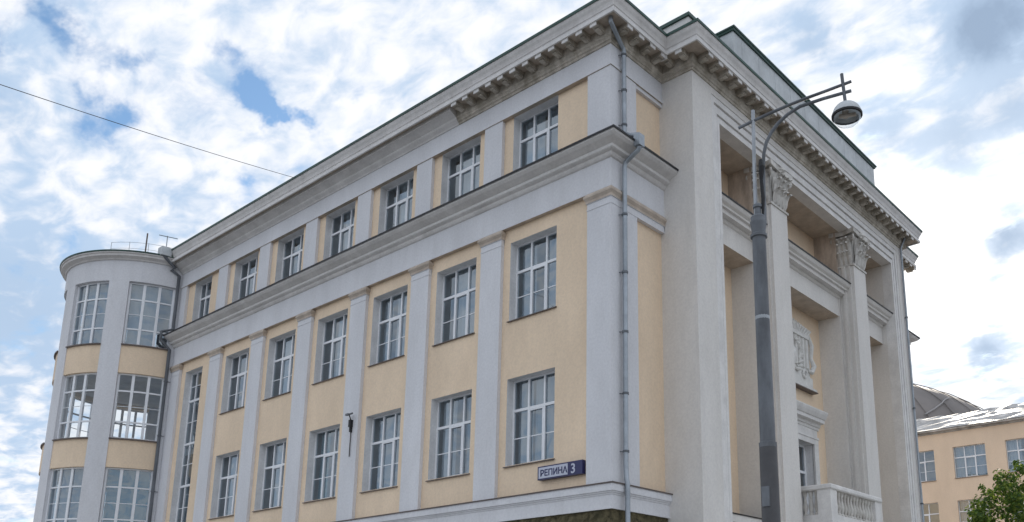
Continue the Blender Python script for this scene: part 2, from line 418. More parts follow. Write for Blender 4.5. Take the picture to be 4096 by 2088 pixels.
# capital of the corner pier runs on along the end front
cp = MB()
cp.sweep([(-.86, .4), (-.86, 0), (0, 0), (0, PY0)], capprof, [0] * 5 + [1] * 6)
cp.box(-.854, -.006, .006, 1.164, 13.243, ZC - .003); cp.box(-.3, -.006, 1.164, PY0, 13.243, ZC - .003)
cp.build('capital', ['white', 'soffit'], BLD)
cp = MB(); cp.sweep([(0, PY1), (0, YF), (-.86, YF)], capprof, [0] * 5 + [1] * 6); cp.build('capital', ['white', 'soffit'], BLD)

pathA = [(XE, 0), (0, 0), (0, PY0)]
pathB = [(0, PY1), (0, YF), (-16, YF)]
full = [(XE, 0), (0, 0), (0, PY0), (PX, PY0), (PX, PY1), (0, PY1), (0, YF), (-16, YF)]
def belt(name, prof, mats, mi):
    for pth in (pathA, pathB):
        MB().sweep(pth, prof, mi).build(name, mats, BLD)
# frieze of the main order and the string cornice above it
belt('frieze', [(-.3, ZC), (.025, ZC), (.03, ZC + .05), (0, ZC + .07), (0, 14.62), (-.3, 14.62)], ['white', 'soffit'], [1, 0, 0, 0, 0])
belt('string_cornice', [(0, 14.61), (.05, 14.63), (.09, 14.68), (.10, 14.74), (.19, 14.765), (.22, 14.79), (.22, 14.87), (.26, 14.885), (.33, 14.92), (.42, 14.96), (.50, 15.03), (.515, 15.07), (.515, 15.09), (-.2, 15.09)],
     ['plaster_grey', 'lip'], [0, 0, 0, 0, 0, 1, 0, 0, 0, 0, 1, 1, 0])
belt('flashing', [(.50, 15.092), (.545, 15.07), (.55, 15.13), (.05, 15.23), (-.11, 15.235), (-.11, 15.092)], 'flash', None)
# belt course
belt('belt_course', [(-.3, 4.84), (.02, 4.84), (.02, 5.19), (.035, 5.20), (.045, 5.235), (.07, 5.25), (.07, 5.275), (.105, 5.29), (.105, 5.485), (-.3, 5.485)], 'white', None)
belt('flashing', [(.09, 5.487), (.13, 5.47), (.135, 5.505), (.0, 5.53), (-.3, 5.535), (-.3, 5.487)], 'sill', None)
# rough stone render base
def stone_strip(a, b, nrm_):
    s = MB(); a = Vector(a); b = Vector(b); L_ = (b - a).length
    nu = int(L_ / .13); nv = 14; z0, z1 = 3.0, 4.86
    rnd = random.Random(3)
    g = []
    for j in range(nv + 1):
        for i in range(nu + 1):
            q = a + (b - a) * (i / nu); e = rnd.uniform(-.02, .045) if 0 < i < nu else 0
            g.append((q.x + nrm_[0] * e, q.y + nrm_[1] * e, z0 + (z1 - z0) * j / nv + rnd.uniform(-.03, .03) * (0 < j < nv)))
    fs = []
    for j in range(nv):
        for i in range(nu):
            o = j * (nu + 1) + i; fs.append((o, o + 1, o + nu + 2, o + nu + 1))
    s.add(g, fs); s.quad((a.x, a.y, 0), (b.x, b.y, 0), (b.x, b.y, z0), (a.x, a.y, z0))
    return s
stone_strip((XE, .05), (-.05, .05), (0, -1)).build('stone_base', 'stone', BLD)
stone_strip((-.05, .05), (-.05, PY0), (1, 0)).build('stone_base', 'stone', BLD)
stone_strip((-.05, PY1), (-.05, YF), (1, 0)).build('stone_base', 'stone', BLD)

# frieze of the attic and the great cornice, with modillions
MB().sweep([(XE, 0), (0, 0), (0, PY0)], [(-.42, ZG - .02), (-.115, ZG - .02), (-.11, ZG - .03), (.03, ZG - .03), (.03, ZG + .05), (0, ZG + .06), (0, 18.22), (-.42, 18.22)], [1, 1, 1, 0, 0, 0, 0]).build('attic_frieze', ['white', 'soffit'], BLD)
MB().sweep(pathB, [(-.42, ZG - .02), (.03, ZG - .02), (.03, ZG + .05), (0, ZG + .06), (0, 18.22), (-.42, 18.22)], [1, 0, 0, 0, 0]).build('attic_frieze', ['white', 'soffit'], BLD)
XM = -6.45                       # the carved part of the cornice starts here
bed_c = [(-.2, 18.20), (.04, 18.21), (.05, 18.27), (.09, 18.29), (.10, 18.36), (.15, 18.40), (.16, 18.66), (-.2, 18.66)]
bed_s = [(-.2, 18.20), (.03, 18.21), (.05, 18.26), (.12, 18.32), (.15, 18.35), (.17, 18.41), (.30, 18.49), (.40, 18.53), (.44, 18.535), (.44, 18.66), (-.2, 18.66)]
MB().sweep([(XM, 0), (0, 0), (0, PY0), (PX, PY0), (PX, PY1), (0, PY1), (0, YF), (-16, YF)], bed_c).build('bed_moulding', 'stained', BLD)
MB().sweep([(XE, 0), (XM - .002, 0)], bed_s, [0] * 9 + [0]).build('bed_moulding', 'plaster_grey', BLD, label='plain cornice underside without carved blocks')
cor = [(-.2, 18.665), (.57, 18.665), (.575, 18.60), (.625, 18.60), (.63, 18.70), (.585, 18.715), (.575, 18.80), (.60, 18.82), (.61, 18.87), (.63, 18.93), (.67, 19.0), (.70, 19.08), (.705, 19.13), (-.2, 19.13)]
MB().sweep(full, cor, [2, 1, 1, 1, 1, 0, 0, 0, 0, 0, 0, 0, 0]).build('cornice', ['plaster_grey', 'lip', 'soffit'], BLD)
MB().sweep(full, [(.69, 19.132), (.73, 19.11), (.74, 19.19), (.60, 19.24), (-.4, 19.34), (-.4, 19.132)]).build('roof_edge', 'green', BLD)

mm = MB()                        # one modillion, long axis along +x (outward)
mm.add([(0, -.10, 0), (.40, -.10, 0), (.40, .10, 0), (0, .10, 0), (0, -.10, -.17), (.30, -.10, -.13), (.40, -.10, -.10), (.40, .10, -.10), (.30, .10, -.13), (0, .10, -.17)],
       [(0, 1, 2, 3), (0, 4, 5, 6, 1), (3, 2, 7, 8, 9), (4, 9, 8, 5), (5, 8, 7, 6), (0, 3, 9, 4)], 1)
mm.add([(.40, -.10, 0), (.40, .10, 0), (.40, .10, -.10), (.40, -.10, -.10)], [(0, 1, 2, 3)], 0)  # front face and plate paler: skylight on the fronts put into the colour
mm.box(.402, .43, -.115, .115, -.17, -.004, 0)
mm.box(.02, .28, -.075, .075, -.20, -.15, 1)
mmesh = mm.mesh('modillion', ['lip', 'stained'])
def modillion(x, y, rot):
    o = bpy.data.objects.new('modillion', mmesh); COL.objects.link(o); o.parent = BLD
    o.location = (x, y, 18.663); o.rotation_euler = (0, 0, rot); return o
for i in range(12): modillion(-.17 - .54 * i, -.155, R(-90))
for i in range(4): modillion(.155, .17 + .54 * i, 0)
for i in range(2): modillion(.5 + .52 * i, PY0 - .155, R(-90))
nF = 30
for i in range(nF): modillion(PX + .155, PY0 + .18 + (PY1 - PY0 - .36) * i / (nF - 1), 0)
for i in range(2): modillion(.5 + .52 * i, PY1 + .155, R(90))
for i in range(5): modillion(.155, PY1 + .9 + .54 * i, 0)

# roof behind the cornice, low block and attic parapet
MB().add([(XE, -.4, 19.3), (-.0, -.4, 19.3), (.4, YF, 19.3), (-16, YF, 19.3), (-16, 14, 19.3), (XE - 4, 14, 19.3), (XE, 7, 21.2), (-8, 7, 21.2), (-8, YF - 6, 21.2)],
         [(0, 1, 7, 6), (1, 2, 8, 7), (2, 3, 8), (3, 4, 7, 8), (4, 5, 6, 7), (5, 0, 6)]).build('roof', 'green', BLD)
lb = MB(); lb.box(-4, .5, 3.28, 18.0, 19.0, 20.86, 0); lb.build('roof_block', 'plaster_grey', BLD)
MB().box(-4.05, .56, 3.22, 18.06, 20.862, 20.98).build('roof_block_edge', 'green', BLD)
MB().box(-3, 1.0, 5.16, 16.5, 19.0, 21.20).build('attic_parapet', 'zinc', BLD)
for i in range(10): MB().box(1.0, 1.006, 5.7 + 1.12 * i, 5.715 + 1.12 * i, 19.2, 21.16).build('parapet_seam', 'zinc', BLD)
MB().sweep([(-3, 5.16), (1.0, 5.16), (1.0, 16.5), (-3, 16.5)], [(-.1, 21.202), (.05, 21.202), (.07, 21.26), (.10, 21.28), (.11, 21.33), (-.1, 21.36)]).build('parapet_coping', 'green', BLD)

# ---------------- portico
XI = -.45                        # back wall of the bays
YO0, YO1, ZO = 4.06, 17.56, 17.22
MB().box(-.2, .98, PY0, YO0 - .012, 0, 18.22).build('portico_pier', 'warmlit_white', BLD)
MB().box(.978, PX, PY0 - .0005, 3.53, 0, 18.2205).build('pier_facing', 'warmlit_white', BLD)
MB().box(-.2, .98, YO1 + .012, PY1, 0, 18.22).build('portico_pier', 'warmlit_white', BLD)
MB().box(.978, PX, 18.08, PY1 + .0005, 0, 18.2205).build('pier_facing', 'warmlit_white', BLD)
MB().box(.30, .98, YO0, YO1, ZO + .05, 18.22).build('portico_beam', 'warmlit_white', BLD)
MB().box(.978, PX, 3.53, 18.08, 17.98, 18.2205).build('beam_facing', 'warmlit_white', BLD)
def uframe(dl0, dl1, dt0, dt1, x0, x1, name, mt):
    f = MB()
    a, b = YO0 - dl1, YO0 - dl0
    f.box(x0, x1, a, b, 0, ZO + dt0); f.box(x0, x1, YO1 + dl0, YO1 + dl1, 0, ZO + dt0)
    f.box(x0, x1, a, YO1 + dl1, ZO + dt0, ZO + dt1)
    return f.build(name, mt, BLD)
uframe(.0, .13, .0, .18, .60, 1.03, 'opening_frame', 'lip')
uframe(.13, .165, .18, .27, .60, .985, 'opening_frame', 'plaster_grey')
uframe(.165, .32, .27, .50, .60, 1.045, 'opening_frame', 'lip')
uframe(.32, .36, .50, .57, .60, 1.0, 'opening_frame', 'plaster_grey')
uframe(.36, .53, .57, .76, .60, 1.075, 'opening_frame', 'lip')
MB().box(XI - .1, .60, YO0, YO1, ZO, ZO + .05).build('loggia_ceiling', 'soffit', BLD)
DO = (9.40, 12.25, 5.0, 8.62)    # balcony door
w = MB(); wall_panel(w, (YO0 - .02, YO1 + .02), (0, ZO), [DO], lambda u, v, d: (XI - d, u, v), .40)
w.build('bay_wall', ['yellow', 'reveal'], BLD)

pils = [(7.07, 8.17), (13.49, 14.59)]
leaf = None
for (a, b) in pils:
    p = MB()
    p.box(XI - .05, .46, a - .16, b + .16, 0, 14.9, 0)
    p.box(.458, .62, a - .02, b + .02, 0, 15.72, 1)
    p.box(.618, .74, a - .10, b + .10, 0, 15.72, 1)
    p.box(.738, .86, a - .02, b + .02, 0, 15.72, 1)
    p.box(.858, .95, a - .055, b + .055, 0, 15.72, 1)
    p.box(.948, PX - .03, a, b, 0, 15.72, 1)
    po = p.build('pillar', ['warmlit_white', 'warmlit_white'], BLD)
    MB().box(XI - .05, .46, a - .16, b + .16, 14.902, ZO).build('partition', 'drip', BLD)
    # neck ring and capital
    MB().box(.40, PX + .01, a - .06, b + .06, 15.722, 15.80).build('neck_ring', 'carved', po)
    c = MB(); yc = (a + b) / 2; xc_ = .74
    hw = (b - a) / 2
    rings = [(15.80, .86), (16.3, .88), (16.75, .96), (17.0, 1.06)]
    vs = []
    for z, sc in rings:
        for sx, sy in ((-1, -1), (1, -1), (1, 1), (-1, 1)): vs.append((xc_ + sx * .36 * sc, yc + sy * hw * sc, z))
    fs = []
    for i in range(3):
        for k in range(4): fs.append((i * 4 + k, i * 4 + (k + 1) % 4, i * 4 + 4 + (k + 1) % 4, i * 4 + 4 + k))
    c.add(vs, fs)
    def aleaf(px, py, nx, ny, z0, h, w_):
        tx, ty = -ny, nx; pr = []
        for t, out, ww in ((0, .0, .6), (.35, .05, 1.0), (.7, .09, .95), (.92, .17, .7), (1.0, .26, .45), (.90, .31, .25)):
            z = z0 + h * t
            pr.append(((px + nx * (out + .01) - tx * w_ * ww / 2, py + ny * (out + .01) - ty * w_ * ww / 2, z),
                       (px + nx * (out + .055), py + ny * (out + .055), z + .015),
                       (px + nx * (out + .01) + tx * w_ * ww / 2, py + ny * (out + .01) + ty * w_ * ww / 2, z)))
        v = [q for r_ in pr for q in r_]; f = []
        for i in range(len(pr) - 1):
            for k in range(2): f.append((i * 3 + k, i * 3 + k + 1, i * 3 + 4 + k, i * 3 + 3 + k))
        c.add(v, f)
    for tier, (z0, h, n_, off) in enumerate(((15.80, .50, 4, 0), (15.95, .72, 3, .5), (16.2, .68, 4, 0))):
        for i in range(n_):
            t = (i + .5) / n_ * 2 - 1
            aleaf(xc_ + .33, yc + t * hw * .86, 1, 0, z0, h, .28)
            if i < 3:
                t2 = (i + .5) / 3 * 2 - 1
                aleaf(xc_ + t2 * .28, yc - hw * .88, 0, -1, z0, h, .24); aleaf(xc_ + t2 * .28, yc + hw * .88, 0, 1, z0, h, .24)
    for sx, sy in ((1, -1), (1, 1), (-1, -1), (-1, 1)):      # corner volutes
        cx, cy = xc_ + sx * .38, yc + sy * (hw + .06)
        pts = []
        for i in range(22):
            a_ = i / 21 * 3.6 * math.pi / 1.5; rr = .17 * (1 - i / 24)
            d_ = rr * math.cos(a_ + 2.2); pts.append((cx + sx * (d_ + .03) * .7, cy + sy * (d_ + .03) * .7, 16.88 + rr * math.sin(a_ + 2.2)))
        c.tube(pts, .045, 6)
    # concave abacus
    ab = []
    for z in (17.04, 17.215):
        for sx, sy in ((-1, -1), (0, -.78), (1, -1), (.86, 0), (1, 1), (0, .78), (-1, 1), (-.86, 0)):
            ab.append((xc_ + sx * .52, yc + sy * (hw + .22), z))
    c.add(ab, [tuple(range(8)), tuple(range(8, 16))] + [(i, (i + 1) % 8, 8 + (i + 1) % 8, 8 + i) for i in range(8)])
    c.tube([(xc_ + .40, yc, 16.98), (xc_ + .52, yc, 17.12), (xc_ + .50, yc, 17.2)], [.10, .12, .05], 8)
    c.build('capital', 'carved', BLD)

pp = [(.42, 13.74), (.42, 14.44), (.46, 14.46), (.50, 14.50), (.50, 14.56), (.68, 14.575), (.69, 14.70), (.77, 14.72), (.78, 14.78), (.86, 14.84), (.90, 14.90), (.92, 14.95), (.92, 14.97), (-.45, 14.97), (-.45, 13.74), (.42, 13.74)]
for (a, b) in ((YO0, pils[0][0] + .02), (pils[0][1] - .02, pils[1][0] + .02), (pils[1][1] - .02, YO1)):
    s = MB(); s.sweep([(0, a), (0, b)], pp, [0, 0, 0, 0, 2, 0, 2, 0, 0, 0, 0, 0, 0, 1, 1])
    s.build('loggia_parapet', ['warmlit_white', 'soffit', 'plaster_grey'], BLD)
    MB().sweep([(0, a), (0, b)], [(.90, 14.972), (.945, 14.955), (.95, 15.0), (.4, 15.03), (.4, 14.972)]).build('flashing', 'flash', BLD)
# sill course at the foot of the side bays
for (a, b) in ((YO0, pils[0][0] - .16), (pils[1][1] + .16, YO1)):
    MB().sweep([(0, a), (0, b)], [(-.4, 4.6), (.40, 4.6), (.40, 4.95), (.46, 4.98), (.46, 5.22), (-.4, 5.22)]).build('bay_sill', 'warmlit_white', BLD)
    MB().sweep([(0, a), (0, b)], [(-.4, 5.222), (.49, 5.205), (.50, 5.235), (-.4, 5.29)]).build('flashing', 'flash', BLD)

# balcony door with its surround
d = MB()
d.box(XI - .02, XI + .08, 9.08, DO[0], 5.1, 8.62); d.box(XI - .02, XI + .08, DO[1], 12.57, 5.1, 8.62)
d.box(XI - .02, XI + .085, 9.08, 12.57, 8.62, 8.82); d.box(XI - .02, XI + .11, 9.06, 12.59, 8.822, 8.90)
d.box(XI - .02, XI + .07, 9.12, 12.53, 8.902, 9.18)
d.sweep([(XI, 9.0), (XI, 9.0001), (XI, 12.65)], [(0, 9.18), (.09, 9.19), (.10, 9.28), (.16, 9.30), (.17, 9.40), (.34, 9.42), (.35, 9.54), (.39, 9.56), (.46, 9.68), (.50, 9.78), (.5, 9.82), (0, 9.86)])
d.build('door_surround', 'lip', BLD)
dr = MB(); xg = XI - .36
for y in (DO[0], DO[0] + .93, DO[0] + 1.86, DO[1] - .08): dr.box(xg - .04, xg + .04, y, y + .08, 5.1, DO[3])
for z in (5.1, 7.55, DO[3] - .08): dr.box(xg - .045, xg + .045, DO[0], DO[1], z, z + .09)
dro = dr.build('balcony_door', 'frame', BLD)
for i in range(3):
    y0 = DO[0] + .08 + .93 * i
    for z0, z1 in ((5.19, 7.55), (7.64, 8.54)):
        MB().quad((xg, y0, z0), (xg, y0 + .85, z0), (xg, y0 + .85, z1), (xg, y0, z1)).build('pane', 'glass', dro)

# carved relief with emblem over the balcony door (plain scrolls, wreath and shield)
rp = MB(); xr = XI
yc = 10.83
def rbox(y0, y1, z0, z1, dd): rp.box(xr - .01, xr + dd, y0, y1, z0, z1)
rbox(9.30, 12.36, 10.70, 11.15, .10); rbox(9.45, 12.21, 11.152, 13.0, .08)
rbox(9.22, 12.44, 10.60, 10.698, .22)
for i in range(9): rp.tube([(xr + .10, 9.72 + i * .278, 11.45), (xr + .10, 9.72 + i * .278, 12.55)], .07, 8)
rbox(9.55, 12.11, 12.6, 12.74, .16)
for i in range(15):
    t = i / 14 * 2 - 1
    rp.tube([(xr + .06, yc + t * 1.2, 12.74), (xr + .17, yc + t * 1.34, 12.95), (xr + .12, yc + t * 1.3, 13.2 - abs(t) * .18)], [.09, .07, .02], 6)
for sgn in (-1, 1):
    rp.tube([(xr + .1, yc + sgn * 1.3, 12.9), (xr + .16, yc + sgn * 1.46, 12.4), (xr + .14, yc + sgn * 1.40, 11.9), (xr + .2, yc + sgn * 1.5, 11.6), (xr + .16, yc + sgn * 1.36, 11.35), (xr + .1, yc + sgn * 1.2, 11.4)], [.05, .09, .07, .1, .1, .05], 8)
    pts = []
    for i in range(18):
        a_ = i / 17 * 2.6 * math.pi; rr = .2 * (1 - i / 20); pts.append((xr + .13, yc + sgn * (.85 + rr * math.cos(a_)), 11.15 + rr * math.sin(a_)))
    rp.tube(pts, .05, 6)
    for i in range(7):
        a_ = -1.2 + i * .38
        rp.tube([(xr + .09, yc + sgn * .5 * math.cos(a_), 11.75 + .52 * math.sin(a_)), (xr + .2, yc + sgn * .62 * math.cos(a_ + .2), 11.75 + .62 * math.sin(a_ + .2)), (xr + .13, yc + sgn * .66 * math.cos(a_ + .35), 11.75 + .68 * math.sin(a_ + .35))], [.05, .075, .02], 6)
rp.add([(xr + .09, yc - .36, 12.12), (xr + .09, yc + .36, 12.12), (xr + .09, yc + .34, 11.6), (xr + .09, yc, 11.25), (xr + .09, yc - .34, 11.6), (xr + .22, yc, 11.75)], [(0, 1, 5), (1, 2, 5), (2, 3, 5), (3, 4, 5), (4, 0, 5)])
rp.build('carved_relief', 'relief', BLD)
MB().box(XI, XI + .25, 9.2, 12.46, 10.56, 10.598).build('relief_ledge', 'sill', BLD)

# balcony
bx, by0, by1 = 1.80, 8.72, 12.66
MB().box(-.4, bx + .05, by0 - .05, by1 + .05, 5.12, 5.27).box(-.4, bx, by0, by1, 5.272, 5.42).box(.2, bx - .25, by0 + .25, by0 + .6, 4.7, 5.118).box(.2, bx - .25, by1 - .6, by1 - .25, 4.7, 5.118).build('balcony_slab', 'lip', BLD)
for y0, y1 in ((by0, by0 + .46), (by1 - .46, by1)):
    MB().box(bx - .46, bx, y0, y1, 5.42, 6.281).build('balcony_pier', 'lip', BLD)
for y0, y1 in ((by0, by0 + .22), (by1 - .22, by1)):
    MB().box(.2, .72, y0, y1, 5.42, 6.281).build('balcony_pier', 'lip', BLD)
br = MB(); br.sweep([(.15, by0), (bx, by0), (bx, by1), (.15, by1)], [(-.26, 6.282), (.02, 6.282), (.05, 6.32), (.05, 6.42), (.03, 6.45), (-.26, 6.45)])
br.sweep([(.15, by0), (bx, by0), (bx, by1), (.15, by1)], [(-.22, 5.421), (-.02, 5.421), (-.02, 5.50), (-.22, 5.50)])
br.build('balcony_rail', 'lip', BLD)
bl = MB(); bl.smooth = True
bl.lathe([(.075, 0), (.075, .06), (.045, .09), (.05, .13), (.08, .24), (.085, .30), (.06, .42), (.04, .55), (.045, .62), (.065, .66), (.065, .70), (.075, .71), (.075, .785)], n=10)
blm = bl.mesh('baluster', 'carved')
def baluster(x, y):
    o = bpy.data.objects.new('baluster', blm); COL.objects.link(o); o.parent = BLD; o.location = (x, y, 5.498)
nb = 13
for i in range(nb): baluster(bx - .12, by0 + .58 + (by1 - by0 - 1.16) * i / (nb - 1))
for i in range(3): baluster(.86 + .2 * i, by0 + .12); baluster(.86 + .2 * i, by1 - .12)
# dark red canopy over the entrance below the balcony
MB().add([(.5, 8.4, 4.98), (1.55, 8.4, 4.86), (1.55, 12.9, 4.86), (.5, 12.9, 4.98), (.5, 8.4, 4.7), (1.55, 8.4, 4.62), (1.55, 12.9, 4.62), (.5, 12.9, 4.7)],
         [(0, 1, 2, 3), (4, 7, 6, 5), (0, 4, 5, 1), (1, 5, 6, 2), (2, 6, 7, 3), (3, 7, 4, 0)]).build('entrance_canopy', 'red', BLD)

# inside: floors, back wall, so that rooms lie behind the glass
ins = MB()
for z in (4.6, 9.55, 13.55, 17.75): ins.box(XE + .3, -.3, .5, 5.0, z, z + .3)
ins.build('floor_slab', 'inside', BLD)
MB().box(XE + .3, -.3, 4.0, 4.1, 4.0, 18.5).build('interior_wall', 'inside', BLD)
iw = MB()
for k in range(8):
    x = -.95 - BAY * k; iw.box(x - .1, x + .1, .48, 4.0, 4.9, 17.75)
iw.build('room_partition', 'inside', BLD)
MB().quad((-.14, .3, 0), (-.14, PY0 + .3, 0), (-.14, PY0 + .3, 18.6), (-.14, .3, 18.6)).quad((-.14, PY1 - .3, 0), (-.14, YF, 0), (-.14, YF, 18.6), (-.14, PY1 - .3, 18.6)).quad((-16, YF, 0), (-.1, YF - .1, 0), (-.1, YF - .1, 18.6), (-16, YF, 18.6)).quad((-16, YF, 0), (-16, 14, 0), (-16, 14, 19), (-16, YF, 19)).quad((-16, 14, 0), (-29.5, 14, 0), (-29.5, 14, 19), (-16, 14, 19)).quad((-29.5, 14, 0), (-29.5, 4.15, 0), (-29.5, 4.15, 19), (-29.5, 14, 19)).build('rear_wall', 'yellow', BLD)

# ---------------- flat windows
def make_window(w_, h_, ztr, kind, cur, loc, parent=BLD, yfr=.27, outer=True, fr='frame'):
    """three-light window, its own origin at the opening's lower left corner on the wall face, facing -y"""
    f = MB(); t = .045; y0, y1 = yfr, yfr + .07
    c1, c2 = w_ * .335, w_ * .665
    f.box(0, t, y0, y1, 0, h_); f.box(w_ - t, w_, y0, y1, 0, h_)
    f.box(t, w_ - t, y0, y1, 0, t); f.box(t, w_ - t, y0, y1, h_ - t, h_)
    f.box(c1 - .031, c1 + .031, y0 - .012, y1, t, h_ - t); f.box(c2 - .031, c2 + .031, y0 - .012, y1, t, h_ - t)
    bars = [(t, c1 - .031), (c1 + .031, c2 - .031), (c2 + .031, w_ - t)]
    for a, b in bars: f.box(a, b, y0 - .006, y1, ztr - .04, ztr + .04)
    wd = f.build('window', fr, parent, loc)
    # the opening sash in the middle light
    a, b = bars[1]; s = .038
    sa = MB(); sa.box(a, a + s, y0 - .02, y1 - .01, t, ztr - .05); sa.box(b - s, b, y0 - .02, y1 - .01, t, ztr - .05)
    sa.box(a + s, b - s, y0 - .02, y1 - .01, t, t + s); sa.box(a + s, b - s, y0 - .02, y1 - .01, ztr - .05 - s, ztr - .05)
    sa.build('sash', fr, wd)
    mu = MB(); zb = ztr * (.5 if kind != 'attic' else .42)
    for a, b in bars: mu.box(a, b, y0 + .02, y0 + .045, zb - .014, zb + .014)
    mu.build('glazing_bar', fr, wd)
    for a, b in bars:
        for z0, z1 in ((t, ztr - .05), (ztr + .05, h_ - t)):
            MB().quad((a, y0 + .035, z0), (b, y0 + .035, z0), (b, y0 + .035, z1), (a, y0 + .035, z1)).build('pane', 'glass', wd)
    if kind != 'attic':
        sl_ = MB(); sl_.add([(-.04, -.06, -.03), (w_ + .04, -.06, -.03), (w_ + .04, yfr, .04), (-.04, yfr, .04), (-.04, -.06, -.055), (w_ + .04, -.06, -.055), (w_ + .04, yfr, -.01), (-.04, yfr, -.01)],
                          [(0, 1, 2, 3), (7, 6, 5, 4), (0, 4, 5, 1), (1, 5, 6, 2), (2, 6, 7, 3), (3, 7, 4, 0)])
        sl_.build('sill', 'sill', wd)
    for (a, b, z0, mt) in cur:
        cu = MB(); n = max(4, int((b - a) * 14)); vs = []
        for i in range(n + 1):
            x = a + (b - a) * i / n; y = yfr + .22 + .035 * math.sin(i * 2.1) + .02 * math.sin(i * 5.3)
            vs += [(x, y, z0), (x, y, h_)]
        cu.add(vs, [(2 * i, 2 * i + 2, 2 * i + 3, 2 * i + 1) for i in range(n)])
        cu.build('curtain', mt, wd)
    return wd
rnd = random.Random(11)
WW = WR - WL
for k in range(6):
    x = WL - BAY * k
    up = [[(.05, .62, 0, 'blind'), (1.0, 1.85, 0, 'curtain')], [(.4, 1.86, .0, 'curtain')], [(.05, .5, 0, 'blind'), (.75, 1.86, 0, 'curtain')], [(.62, 1.86, 0, 'curtain')], [(.3, 1.86, 0, 'curtain')], [(.7, 1.86, 0, 'curtain')]][k]
    lo = [[(.03, .66, 0, 'blind'), (.7, 1.86, 0, 'blind')], [(.05, .7, 0, 'curtain'), (1.2, 1.86, 0, 'blind')], [(.1, 1.86, 0, 'blind')], [(.05, .6, 0, 'teal'), (.9, 1.86, 0, 'curtain')], [(.5, 1.86, 0, 'curtain')], [(.3, 1.86, 0, 'blind')]][k]
    at = [[(.05, .9, 0, 'curtain'), (1.0, 1.86, 0, 'blind')], [(.5, 1.86, 0, 'curtain')], [(.6, 1.86, 0, 'curtain')], [(.6, 1.86, 0, 'curtain')], [(.6, 1.86, 0, 'blind')], [(.7, 1.86, 0, 'blind')]][k]
    make_window(WW, 2.48, 1.60, 'main', up, (x, YW, 10.80))
    make_window(WW, 2.57, 1.66, 'main', lo, (x, YW, 6.43))
    make_window(WW, 2.36, 1.62, 'attic', at, (x, YW, 15.16))
make_window(TW[1] - TW[0], 2.36, 1.62, 'attic', [(.8, 1.5, 0, 'blind')], (TW[0], YW, 15.16))
# tall stair window
tw = TW[1] - TW[0]; f = MB(); y0, y1 = YW + .27, YW + .34
for xx in (0, tw / 3 - .03, 2 * tw / 3 - .03, tw - .06): f.box(TW[0] + xx, TW[0] + xx + .07, y0, y1, 4.9, 13.28)
zs = [4.9, 6.15, 8.08, 9.95, 11.90, 13.20]
for z in zs: f.box(TW[0], TW[1], y0 - .012, y1 + .01, z, z + .1)
for i in range(len(zs) - 1):
    zz = (zs[i] + zs[i + 1]) / 2 + .05; f.box(TW[0], TW[1], y0 + .02, y1 - .02, zz, zz + .03)
tall = f.build('stair_window', 'frame', BLD)
for c in range(3):
    for i in range(len(zs) - 1):
        a = TW[0] + .07 + c * tw / 3; b = a + tw / 3 - .09
        MB().quad((a, y0 + .03, zs[i] + .1), (b, y0 + .03, zs[i] + .1), (b, y0 + .03, zs[i + 1]), (a, y0 + .03, zs[i + 1])).build('pane', 'glass', tall)
st = MB()                        # stair flights behind it
for i in range(8): st.box(TW[0] - .6, TW[1] + .6, 1.6 + .25 * (i % 2), 3.2, 5.6 + i * 1.0, 5.8 + i * 1.0)
st.build('stair_flight', 'inside', BLD)

# ---------------- round stair tower
TX, TY, TR = -29.5, .42, 3.78
step = 42.3
cent = [-24.2 - step * i for i in range(5)]
half = 14.6
def polar(r_, a, z): return (TX + r_ * math.cos(R(a)), TY + r_ * math.sin(R(a)), z)
edges = [(c - half, c + half) for c in cent]      # window spans
pier_spans = [(edges[0][1], 28)] + [(edges[i + 1][1], edges[i][0]) for i in range(4)] + [(95, edges[4][0] + 360)]
rows = [(14.52, 17.5), (10.23, 13.2), (5.94, 8.95), (1.65, 4.7)]
for a0, a1 in pier_spans:
    MB().arc(TX, TY, TR - .42, TR, a0, a1, 0, 17.5, n=max(4, int((a1 - a0) / 3))).build('tower_pier', 'white', BLD)
MB().arc(TX, TY, TR - .42, TR + .0005, -265, 28, 17.502, 18.50, n=80).build('tower_band', 'white', BLD)
for i, (a0, a1) in enumerate(edges):
    for j in range(4):
        z0 = rows[j + 1][1] if j < 3 else 0
        MB().arc(TX, TY, TR - .40, TR - .035, a0, a1, z0, rows[j][0], n=8).build('spandrel', 'yellow', BLD)
prof = [(TR - .3, 18.50), (TR + .05, 18.50), (TR + .08, 18.56), (TR + .2, 18.62), (TR + .24, 18.64), (TR + .25, 18.72), (TR + .30, 18.75), (TR + .31, 18.80), (TR - .3, 18.80)]
def ring(prof, a0=-265, a1=20, n=84):
    s = MB(); vs = []; k = len(prof)
    for i in range(n + 1):
        for r_, z in prof: vs.append(polar(r_, a0 + (a1 - a0) * i / n, z))
    s.add(vs, [(i * k + j, i * k + j + 1, (i + 1) * k + j + 1, (i + 1) * k + j) for i in range(n) for j in range(k - 1)])
    return s
ring(prof).build('tower_cornice', 'plaster_grey', BLD)
tr_ = ring([(TR - .1, 18.802), (TR + .33, 18.80), (TR + .345, 18.86), (TR + .2, 18.90), (0.01, 19.5)]); tr_.build('tower_roof', 'green', BLD)
for z in (13.4, 9.1, 4.85, 17.6):
    MB().lathe([(.01, z), (TR - .44, z), (TR - .44, z + .42), (.01, z + .42)], (TX, TY, 0), 40).build('tower_floor', 'inside', BLD)
MB().arc(TX, TY, TR - .6, TR - .45, 30, 92, 0, 18.4, n=10).build('tower_back_wall', 'inside', BLD)
